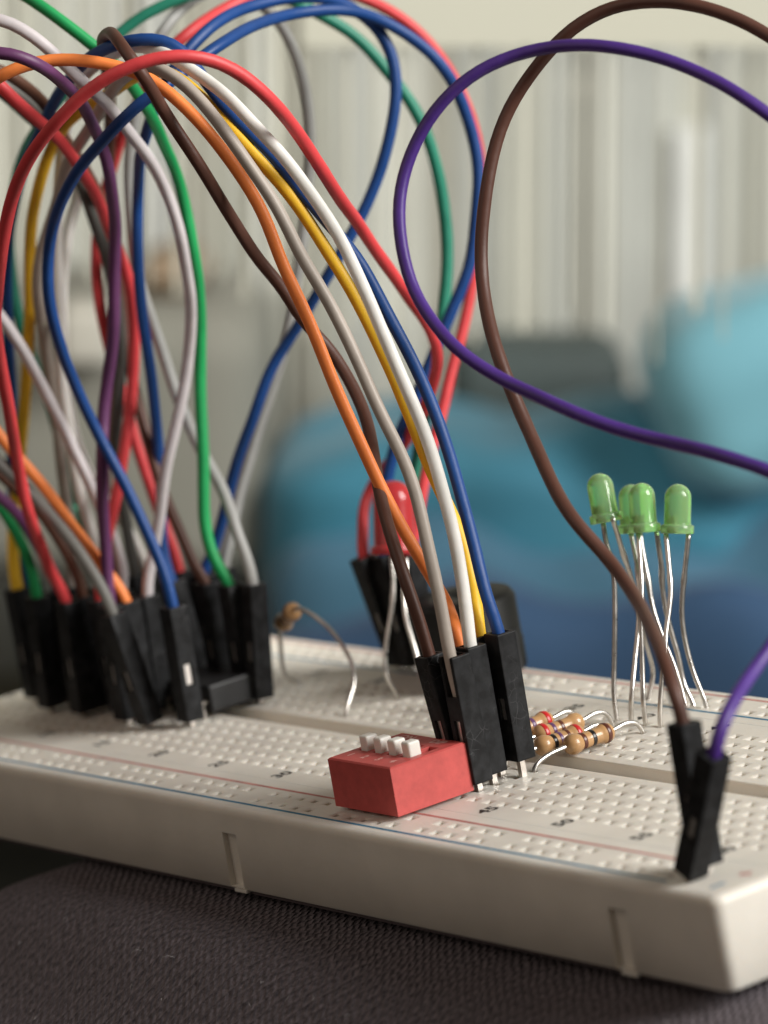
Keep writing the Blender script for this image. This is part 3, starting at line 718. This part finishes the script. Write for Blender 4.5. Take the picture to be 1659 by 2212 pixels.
# ------------------------------------------------------------------ connector housing template (z = 0 at the pin end, 14 mm tall)
HS, HT = 1.24, 14.0
def housing_mesh():
    def tmp_box(x0, x1, y0, y1, z0, z1, bv=0):
        m = MB(); m.box(x0, x1, y0, y1, z0, z1); me = m.mesh('h', M['housing'], Vector())
        o = bpy.data.objects.new('h', me); COL.objects.link(o)
        bm = bmesh.new(); bm.from_mesh(me)
        if bv: bmesh.ops.bevel(bm, geom=bm.edges[:], offset=bv * MM, segments=2, affect='EDGES', profile=0.6)
        bmesh.ops.recalc_face_normals(bm, faces=bm.faces); bm.to_mesh(me); bm.free()
        return o
    o = tmp_box(-HS, HS, -HS, HS, 0, HT, 0.14)
    cuts = [tmp_box(-0.52, 0.52, -HS - 0.4, -HS + 0.75, 4.4, 7.0),            # latch window in the front face
            tmp_box(-0.80, 0.80, -0.80, 0.80, HT - 2.2, HT + 1)]              # socket the cable enters
    for c in cuts:
        md = o.modifiers.new('b', 'BOOLEAN'); md.object = c; md.operation = 'DIFFERENCE'; md.solver = 'EXACT'
    bpy.context.view_layer.update()
    me = bpy.data.meshes.new_from_object(o.evaluated_get(bpy.context.evaluated_depsgraph_get()))
    me.name = 'connector_housing'
    slot = tmp_box(-0.78, 0.78, -HS - 0.4, -HS + 0.75, HT - 4.4, HT + 1)      # variant with the front cut open at the top
    md = o.modifiers.new('b', 'BOOLEAN'); md.object = slot; md.operation = 'DIFFERENCE'; md.solver = 'EXACT'
    bpy.context.view_layer.update()
    me2 = bpy.data.meshes.new_from_object(o.evaluated_get(bpy.context.evaluated_depsgraph_get()))
    for x in cuts + [slot, o]: bpy.data.objects.remove(x)
    return me, me2
H_PLAIN, H_OPEN = housing_mesh()
m = MB(); m.box(-0.47, 0.47, -HS + 0.30, -HS + 0.6, 4.5, 6.9); CONTACT = m.mesh('metal_contact', M['contact'], Vector())
m = MB(); m.box(-0.32, 0.32, -0.32, 0.32, -5.0, 0.6)
PIN = m.mesh('pin', M['darkpin'], Vector())
used = {}
def connector(th, base, top, face='front', open_=False):
    """adds housing, contact and pin to a wire; returns the points at which its cable enters"""
    base, top = Vector(base), Vector(top); dz_ = (top - base).normalized()
    yv = Vector((0, 1, 0)) if face in ('front',) else Vector((-1, 0, 0))
    if face == 'back': yv = Vector((0, -1, 0))
    yv = (yv - dz_ * yv.dot(dz_)).normalized(); xv = yv.cross(dz_)
    Rm = Matrix((xv, yv, dz_)).transposed().to_4x4()
    loc = Matrix.Translation((base - ORG[th.name]) * MM) @ Rm
    h = bpy.data.objects.new('connector_housing', H_OPEN if open_ else H_PLAIN); COL.objects.link(h); h.parent = th; h.matrix_local = loc
    c = bpy.data.objects.new('metal_contact', CONTACT); COL.objects.link(c); c.parent = h
    p = bpy.data.objects.new('pin', PIN); COL.objects.link(p); p.parent = th; p.matrix_local = loc
    e = base + dz_ * HT
    if open_:
        n = -yv
        return [base + dz_ * (HT - 6.0) + n * 0.10, base + dz_ * (HT - 4.4) + n * 0.35, e - dz_ * 0.5 + n * 0.55, e + dz_ * 1.6 + n * 0.5]
    return [base + dz_ * (HT - 2.1), e, e + dz_ * 1.6]
def snap(p, rail=False):
    best = None
    ys = list(ROW.values()) if not rail else [RAIL[0], RAIL[1], -RAIL[0], -RAIL[1]]
    for k in range(1, 64):
        for y in ys:
            if (k, y) in used: continue
            x = colx(k) if not rail else colx(k) - 0.0
            dd = (x - p.x) ** 2 + (y - p.y) ** 2
            if best is None or dd < best[0]: best = (dd, k, y, x)
    used[(best[1], best[2])] = 1
    return Vector((best[3], best[2], 0))
def con_px(top, bot, raise_=0.8, rail=False):
    """base on the hole under a place of the picture; the axis chosen so that the top shows where it does in the photo"""
    h = snap(onplane(bot[0], bot[1], raise_), rail); b = h + Vector((0, 0, raise_))
    bp_ = pix(b); sx = bp_[0] - bot[0]
    tz = depth(b + Vector((0, 0, HT)))
    t = at(top[0] + sx * 0.5, top[1] + (bp_[1] - bot[1]) * 0.5, tz)
    return b, b + (t - b).normalized() * HT
def con_hole(k, row, raise_=1.2, dx=0.0, dy=0.0, ox=0.0, oy=0.0):
    used[(k, ROW[row])] = 1
    b = Vector((colx(k) + ox, ROW[row] + oy, raise_)); return b, b + Vector((dx, dy, HT))

def path3(pts, z0=None, z1=None):
    """(px, py[, depth]) -> board points; depths left out are filled in along the way"""
    P = [list(p) + [None] * (3 - len(p)) for p in pts]
    if P[0][2] is None: P[0][2] = z0
    if P[-1][2] is None: P[-1][2] = z1
    s = [0.0]
    for a, b in zip(P, P[1:]): s.append(s[-1] + math.hypot(b[0] - a[0], b[1] - a[1]))
    ks = [i for i, p in enumerate(P) if p[2] is not None]
    out = []
    for i, p in enumerate(P):
        if p[2] is None:
            a = max(k for k in ks if k < i); b = min(k for k in ks if k > i)
            t = (s[i] - s[a]) / max(1e-6, s[b] - s[a]); t = t * t * (3 - 2 * t)
            z = P[a][2] + (P[b][2] - P[a][2]) * t
        else: z = p[2]
        out.append(at(p[0], p[1], z))
    return out
WR = 0.70
GW = 'jumper wires arching over the breadboard'
def wire(colour, label, pts, start=None, end=None, r=WR):
    """start / end: dicts with base, top, face, open"""
    org = (start or end)['base'] if (start or end) else path3(pts, 450, 450)[0]
    th = thing('jumper_wire', label, 'jumper wire', Vector(org), GW)
    A = connector(th, start['base'], start['top'], start.get('face', 'front'), start.get('open', False)) if start else []
    B = connector(th, end['base'], end['top'], end.get('face', 'front'), end.get('open', False)) if end else []
    z0 = depth(A[-1]) if A else None; z1 = depth(B[-1]) if B else None
    mid = path3(pts, z0, z1)
    P = spline(A + mid + list(reversed(B)), 1.0, 6)
    f1, f2, f3 = (random.uniform(0, 6.28) for _ in range(3)); N_ = len(P)
    for i in range(1, N_ - 1):                      # handling leaves insulation slightly wavy
        e = min(1.0, i / 12.0, (N_ - 1 - i) / 12.0)
        P[i] = P[i] + Vector((math.sin(i * 0.55 + f1) + 0.6 * math.sin(i * 0.21 + f2), math.sin(i * 0.47 + f3) + 0.6 * math.sin(i * 0.17 + f1), math.sin(i * 0.39 + f2))) * 0.045 * e
    m = MB(); m.tube(P, r, 22, True, 1.0, f1); part(m, 'cable', WM[colour], th)
    return th
def loose(x, y, z):
    t = at(x, y, z); b = at(x + 6, y + 300, z); return dict(base=t + (b - t).normalized() * HT, top=t, face='front', open=False)
def C(bt, face='front', open_=False): return dict(base=bt[0], top=bt[1], face=face, open=open_)

# connectors of the sharp middle group
cw = C(con_hole(42, 'C', 1.35, 0, 0, -0.35, -0.25), 'front'); cb = C(con_hole(42, 'D', 1.95, 0.0, 0.1, 0.45, 0.6), 'front')
co = C(con_hole(41, 'C', 1.2, -0.05)); cy = C(con_hole(41, 'D', 1.6, 0.1, 0.1))
cbe = C(con_hole(42, 'B', 1.0, -0.1, -0.15), 'front', True); cbr = C(con_hole(41, 'B', 1.0, -1.0, -0.9))
# the two at the near end
def raildown(px, py): 
    p = onplane(px, py, 0.5); y = min((-RAIL[0], -RAIL[1]), key=lambda q: abs(q - p.y)); return Vector((p.x, y, 0.7))
b1 = raildown(1537, 1866); cbrr = C((b1, b1 + Vector((-0.3, 0.3, HT))))
b2 = raildown(1489, 1886); b2.x += 0.5; cpu = C((b2, b2 + Vector((6.5, -0.06, 12.4)).normalized() * HT))
# the dark cluster at the rear
K = {'c1': ((35, 1278), (75, 1505)), 'c2': ((62, 1288), (102, 1498)), 'c3': ((92, 1306), (130, 1520)), 'c4': ((160, 1337), (197, 1535)),
     'c5': ((163, 1268), (205, 1490)), 'c6': ((188, 1308), (226, 1522)), 'c7': ((212, 1318), (250, 1538)), 'c8': ((262, 1352), (342, 1557)),
     'c9': ((237, 1302), (276, 1546)), 'c10': ((277, 1308), (314, 1535)), 'c11': ((282, 1285), (318, 1505)), 'c12': ((292, 1250), (332, 1478)),
     'c13': ((318, 1295), (352, 1530)), 'c14': ((374, 1322), (410, 1555)), 'c15': ((352, 1275), (392, 1500)), 'c16': ((390, 1242), (428, 1472)),
     'c17': ((452, 1308), (482, 1500)), 'c18': ((445, 1262), (482, 1478)), 'c19': ((505, 1300), (537, 1505)), 'c20': ((490, 1235), (527, 1462)),
     'c21': ((556, 1262), (580, 1500)), 'c26': ((205, 1262), (245, 1480)), 'c27': ((228, 1275), (262, 1500)), 'c28': ((142, 1288), (180, 1505)),
     'c29': ((240, 1262), (278, 1478)), 'c30': ((305, 1248), (345, 1470))}
for k, v in K.items(): K[k] = con_px(v[0], v[1], 0.7)
for k, (t_, b__) in {'c22': ((780, 1243), (835, 1440)), 'c23': ((818, 1212), (864, 1440)), 'c24': ((885, 1220), (912, 1436)), 'c25': ((872, 1198), (925, 1428))}.items():
    K[k] = con_px(t_, b__, 0.7, True)

wire('brown', 'dark brown wire of the middle fan, hooked over at its very top',
     [(893, 1300), (880, 1265), (850, 1180), (825, 1080), (806, 975), (786, 885), (743, 800), (703, 740, 466), (650, 696, 465), (610, 616), (563, 570), (533, 520), (483, 443), (417, 333), (350, 233, 452), (310, 167, 448), (267, 107, 448), (252, 80, 451), (241, 70, 455), (230, 74, 461), (224, 90, 468), (226, 120, 478), (235, 180, 490), (238, 250, 500), (236, 350, 507), (242, 470, 512), (252, 560, 514), (265, 680, 516), (283, 800, 516), (300, 886, 514), (320, 953), (347, 1046), (375, 1120), (405, 1185), (432, 1250)],
     cbr, C(K['c17']))
wire('beige', 'warm grey beige wire at the front of the middle fan, entering an open-sided connector',
     [(950, 1300), (925, 1180), (906, 1086), (873, 996), (830, 910), (786, 806, 450), (740, 713), (696, 626), (656, 563), (596, 443), (553, 380), (500, 300, 449), (440, 223), (383, 167), (335, 142, 452), (290, 155, 462), (253, 180, 472), (233, 210, 478), (208, 255, 482), (175, 305, 486), (150, 345, 490), (128, 420, 496), (102, 500, 500), (87, 553), (80, 620), (87, 690), (103, 770), (117, 850, 515), (125, 930), (133, 1000), (143, 1080), (152, 1160), (160, 1220)],
     cbe, C(K['c5']))
wire('orange', 'bright orange wire crossing in front of the dark brown one',
     [(980, 1345), (968, 1310, 456), (948, 1270), (924, 1245), (907, 1202), (878, 1155), (845, 1092), (816, 1040), (783, 970), (740, 870, 455), (700, 773), (663, 686), (633, 620), (603, 556), (586, 500), (553, 430), (500, 350), (450, 283, 455), (400, 230), (350, 187), (327, 167, 456), (293, 153), (233, 137), (160, 126, 456), (100, 128), (43, 143), (0, 163, 455), (-50, 205), (-130, 400, 480), (-120, 700, 500), (-50, 870, 503), (0, 945, 503), (20, 970), (57, 1003), (87, 1043), (123, 1083), (143, 1126), (187, 1173), (213, 1213), (250, 1262)],
     co, C(K['c10']))
wire('yellow', 'yellow wire rising between the white and blue ones in the middle fan',
     [(1030, 1310), (1020, 1263, 454), (1003, 1183), (970, 1100), (933, 1019), (913, 963), (880, 886, 457), (846, 803), (813, 730), (780, 663), (746, 606), (706, 545), (653, 457), (596, 383), (553, 340), (500, 280, 458), (467, 243), (430, 205, 460), (385, 165, 464), (335, 150, 468), (280, 172, 474), (240, 200, 480), (205, 218, 484), (165, 245, 488), (135, 278, 492), (110, 320, 496), (93, 360), (77, 433), (67, 500), (63, 570, 508), (65, 653), (63, 720), (57, 820), (50, 903), (44, 980), (33, 1080), (27, 1160), (29, 1230)],
     cy, C(K['c1']))
wire('white', 'bright white wire running down to the scuffed connector at the front of the fan',
     [(1010, 1340), (1003, 1285), (990, 1209), (978, 1140), (963, 1086), (943, 1003), (913, 920), (876, 836, 449), (840, 746), (800, 653), (760, 573), (740, 525), (703, 460), (653, 390), (603, 327), (553, 277, 452), (500, 213), (450, 173), (417, 153), (383, 130, 457), (350, 109, 459), (311, 100, 461), (275, 104, 465), (240, 117, 470), (205, 140, 476), (172, 178, 484), (155, 220, 490), (142, 280, 495), (132, 350, 500), (125, 430), (123, 500), (123, 560, 507), (126, 650), (131, 740), (134, 830), (142, 880), (150, 940), (165, 1030, 513), (180, 1090), (197, 1150), (215, 1220)],
     cw, C(K['c27']))
wire('blue', 'blue wire along the outer edge of the middle fan',
     [(1052, 1310), (1043, 1256), (1023, 1173), (1003, 1103), (990, 1053), (963, 953), (936, 880), (903, 806, 456), (870, 736), (836, 670), (806, 613), (775, 560), (713, 490), (676, 443), (636, 393), (593, 337), (553, 300, 458), (520, 270), (467, 207), (437, 167), (423, 147), (403, 107, 459), (377, 88), (343, 80), (310, 79), (277, 86, 459), (240, 100), (213, 112), (190, 128, 466), (160, 158, 474), (130, 197, 482), (105, 245, 487), (78, 300, 493), (52, 360, 500), (30, 440), (18, 520), (14, 600, 512), (14, 680), (20, 760), (25, 850), (26, 960), (26, 1060), (33, 1140), (50, 1230)],
     cb, C(K['c2']))
wire('red', 'red wire in the big front arch, dropping at both ends into dark connectors',
     [(788, 1180), (779, 1120), (781, 1100), (801, 1047, 516), (830, 1010), (873, 963, 510), (900, 912), (930, 850, 501), (943, 803), (943, 750), (930, 712, 492), (903, 670), (863, 613), (820, 553, 477), (780, 490), (733, 427), (686, 353, 456), (643, 287), (596, 227), (553, 182, 445), (510, 150), (467, 131), (400, 118, 441), (333, 123), (267, 147, 441), (200, 187), (140, 243, 444), (90, 300), (50, 367), (20, 443), (6, 533, 462), (-6, 620), (-10, 700), (2, 795, 482), (17, 870), (30, 953), (44, 1036), (56, 1090, 500), (90, 1180), (122, 1260)],
     C(K['c22']), C(K['c4']))
wire('blue', 'long blue wire arching from the rear rail over to the lit connector in the cluster',
     [(824, 1120), (836, 1030), (866, 930), (886, 893), (916, 810), (963, 700, 505), (996, 626), (1018, 570), (1026, 490), (1034, 420), (1036, 350, 504), (1020, 283), (993, 207), (963, 150), (920, 103), (870, 67, 498), (803, 35), (736, 21), (670, 23, 490), (613, 33), (553, 54), (520, 70), (467, 100), (443, 115, 470), (415, 138), (385, 165, 468), (350, 190, 466), (320, 210, 465), (290, 234), (250, 272, 466), (207, 319), (167, 369, 474), (133, 433), (110, 503), (103, 570, 486), (103, 636), (117, 703), (137, 770), (160, 826), (187, 886), (223, 963, 500), (260, 1030), (290, 1086), (317, 1146), (343, 1203), (361, 1258)],
     C(K['c23']), C(K['c14'], 'right'))
wire('blue', 'blue wire looping high at the rear with both ends in the cluster',
     [(449, 1230), (457, 1210), (473, 1146), (492, 1075), (520, 970), (547, 903), (580, 806, 508), (610, 753), (640, 710), (673, 650), (710, 596), (753, 517, 501), (780, 467), (803, 417), (830, 347), (846, 283), (856, 227, 499), (857, 167), (843, 100), (815, 55), (780, 27, 498), (735, 5), (690, -6), (620, -6, 490), (553, 9), (500, 30), (450, 63), (417, 93, 478), (395, 122), (370, 155, 476), (345, 200), (325, 255, 484), (310, 305), (300, 367), (297, 433, 500), (299, 533), (302, 640), (312, 720), (326, 800), (334, 886), (342, 970), (347, 1050), (350, 1130), (350, 1210)],
     C(K['c18']), C(K['c15']))
wire('red', 'red wire close along the outside of the long blue arch at the rear',
     [(893, 1180), (905, 1100), (916, 1040), (926, 985), (953, 900), (963, 863), (976, 793), (996, 735), (1011, 663), (1021, 603, 512), (1033, 520), (1040, 430), (1037, 340, 512), (1020, 262), (990, 178), (963, 137), (936, 100), (886, 53), (836, 17), (793, -3, 508), (700, -30), (600, -30), (520, 0, 500), (467, 27), (417, 63), (383, 90, 492), (355, 118), (335, 150, 494), (318, 185), (290, 235, 502), (262, 292), (245, 350, 508), (225, 420), (209, 500), (207, 570, 515), (213, 640), (228, 720), (245, 790), (262, 840), (277, 890), (293, 953, 521), (313, 1020), (345, 1110), (372, 1180)],
     C(K['c24']), C(K['c16']))
wire('teal', 'sea green wire falling from the high rear arch behind the purple loop',
     [(880, 1140), (893, 1045), (905, 965), (935, 810), (956, 686), (962, 630), (966, 570, 512), (966, 500), (956, 417), (936, 333), (913, 267), (886, 213), (853, 173, 508), (820, 133), (780, 87), (730, 50), (683, 29), (640, 2), (560, -22), (440, -20), (377, 0, 500), (333, 20), (293, 43), (262, 66), (235, 92, 500), (205, 125), (165, 170, 503), (120, 225), (75, 283, 506), (45, 345), (25, 440), (18, 530), (24, 610, 517), (35, 660), (48, 715), (70, 775), (95, 835), (115, 900), (133, 960), (150, 1020), (168, 1090), (183, 1160), (196, 1220)],
     C(K['c25']), C(K['c26']))
wire('green', 'emerald green wire hanging beside the white one and looping away past the upper corner',
     [(483, 1250), (460, 1206), (443, 1150), (439, 1053), (437, 936), (433, 836, 506), (433, 736), (432, 653), (423, 570), (410, 500), (397, 433, 495), (377, 367), (350, 300), (323, 242), (300, 208, 478), (283, 180), (247, 133, 474), (213, 103), (187, 87), (153, 60), (110, 30, 474), (67, 0), (20, -30), (-70, -40), (-220, 150, 490), (-250, 550, 505), (-130, 930, 515), (-60, 1020), (-10, 1070, 518), (29, 1138), (49, 1177), (70, 1230)],
     C(K['c19']), C(K['c3']))
wire('plum', 'plum purple wire hanging straight through the middle of the tangle',
     [(232, 1230), (227, 1156), (220, 1086), (220, 1003, 501), (223, 903, 502), (230, 836), (240, 760), (246, 686), (248, 586, 494), (248, 500), (243, 417), (233, 350), (213, 300, 478), (190, 247), (157, 200, 458), (127, 170), (83, 137, 449), (40, 117), (0, 110, 448), (-60, 125), (-170, 330, 465), (-170, 750, 490), (-80, 1000, 505), (0, 1076, 510), (20, 1089), (39, 1109), (62, 1145), (92, 1195), (125, 1250)],
     C(K['c9']), C(K['c28']))
wire('lilac', 'lilac white wire bowed beside the green one and doubling back low across the cluster',
     [(319, 1255), (327, 1210), (343, 1140), (353, 1036), (377, 936), (397, 836, 504), (412, 736), (413, 653), (400, 580), (390, 500), (367, 433, 490), (340, 373), (307, 320), (277, 283), (245, 240, 474), (213, 207), (180, 177, 464), (147, 147), (113, 110, 463), (87, 90), (43, 57), (0, 37, 462), (-60, 40), (-150, 220, 470), (-140, 440, 485), (-60, 610, 496), (0, 680, 498), (33, 726), (67, 786), (100, 853), (133, 913, 506), (160, 973), (187, 1030), (207, 1078), (244, 1160), (262, 1216), (276, 1250)],
     C(K['c13']), C(K['c11']))
wire('lightgrey', 'pale grey wire in a tall rear loop ending beside the plain grey-tipped connectors',
     [(547, 1225), (533, 1203), (510, 1150), (493, 1080), (467, 1030), (433, 976), (407, 913), (380, 853, 513), (360, 786), (333, 713), (310, 636), (293, 570), (282, 467), (278, 400, 503), (280, 330), (287, 270), (298, 210, 500), (315, 150), (335, 95, 500), (357, 57), (377, 30), (407, 3), (450, -22), (520, -18), (560, 2), (582, 22, 510), (610, 50), (636, 110), (656, 173), (668, 250), (671, 317), (666, 400, 515), (655, 500), (645, 580), (628, 686), (610, 760), (590, 830), (573, 886), (540, 986, 521), (520, 1053), (505, 1120), (495, 1190)],
     C(K['c21']), C(K['c20']))
wire('red', 'coral red wire slanting down from the upper corner and passing behind the plum purple one',
     [(210, 1270), (222, 1210), (238, 1133), (253, 1070), (267, 986), (277, 920), (287, 836, 512), (290, 736), (286, 660), (275, 586), (252, 530, 503), (233, 490), (207, 417), (187, 383), (160, 343, 487), (127, 300), (83, 260, 478), (43, 227), (0, 187, 473), (-60, 130), (-190, 120, 480), (-330, 300, 495), (-330, 800, 510)],
     C(K['c7']), loose(-328, 880, 510))
wire('tan', 'reddish brown wire looping from the upper corner into the front of the cluster',
     [(180, 1262), (168, 1235), (146, 1195), (117, 1150), (92, 1108), (60, 1075), (10, 1035, 514), (-60, 960), (-170, 700, 505), (-160, 300, 490), (-50, 130, 482), (0, 145, 482), (33, 172), (67, 195), (100, 227, 488), (132, 287), (165, 335, 497), (205, 405), (235, 480), (247, 590, 514), (247, 700), (238, 800), (230, 900), (226, 1000), (230, 1100), (238, 1190)],
     C(K['c6']), C(K['c29']))
wire('dark grey', 'dark grey wire hidden behind the plum purple strand',
     [(286, 1215), (280, 1190), (272, 1130), (262, 1060), (250, 990), (250, 920), (258, 836, 516), (261, 760), (253, 660), (232, 560), (205, 480), (180, 410), (160, 352, 502), (120, 305), (80, 265), (40, 232), (0, 195, 492), (-60, 160), (-200, 200, 495), (-320, 420, 505)],
     C(K['c12']), loose(-335, 520, 505))
wire('grey', 'plain grey wire drooping into the slanted connector at the front of the cluster',
     [(240, 1305), (222, 1270), (205, 1240), (176, 1198), (137, 1145), (98, 1097), (66, 1060), (20, 1020, 505), (-15, 990), (-90, 880, 498), (-150, 600, 490), (-110, 300, 480), (-40, 180, 486), (0, 172, 488), (30, 190), (60, 216), (92, 245, 494), (130, 290, 500), (150, 340, 506)],
     C(K['c8']), None)
wire('white', 'off white wire close behind the slanted lilac one, low in the left bundle',
     [(300, 1200), (285, 1150), (262, 1120), (235, 1085), (205, 1050), (180, 1000), (160, 930), (146, 860, 519), (138, 780), (134, 680), (138, 560), (152, 470, 513), (172, 410), (178, 372), (158, 346, 510), (122, 302), (84, 262), (43, 229), (0, 190, 508), (-60, 150), (-180, 170), (-290, 330, 508), (-300, 650, 512)],
     C(K['c30']), loose(-295, 740, 512))
wire('brown', 'chestnut brown wire rising in a wide loop past the purple one at the near end',
     [(1456, 1500), (1439, 1439), (1406, 1356), (1366, 1279), (1313, 1206, 432), (1256, 1146), (1226, 1106), (1173, 1000), (1129, 906), (1105, 843, 445), (1076, 763), (1056, 703), (1043, 630), (1040, 553, 452), (1043, 480), (1052, 390), (1072, 300), (1100, 233, 452), (1126, 190), (1166, 133), (1213, 77), (1263, 40, 447), (1323, 13), (1389, 4), (1439, 3), (1506, 10), (1573, 30, 440), (1623, 52), (1665, 78), (1760, 160), (1900, 380, 430), (1960, 700, 428)],
     cbrr, loose(1972, 790, 428))
wire('violet', 'violet purple wire making a broad loop in front of the brown one',
     [(1552, 1580), (1575, 1531), (1607, 1477), (1655, 1412, 402), (1712, 1320), (1760, 1200, 406), (1752, 1090), (1710, 1035), (1655, 1014, 412), (1539, 979), (1439, 954), (1339, 928, 424), (1239, 892), (1156, 853), (1106, 832), (1036, 792, 434), (986, 756), (936, 696), (896, 636), (874, 580, 441), (863, 517), (860, 450), (873, 373, 443), (900, 300), (936, 240), (986, 187), (1036, 150), (1086, 125, 440), (1156, 105), (1239, 97), (1306, 100), (1373, 110, 434), (1439, 126), (1506, 153), (1573, 187), (1623, 220), (1662, 250, 428), (1760, 330), (1880, 500, 425), (1930, 760, 425)],
     cpu, loose(1936, 850, 425), 0.68)
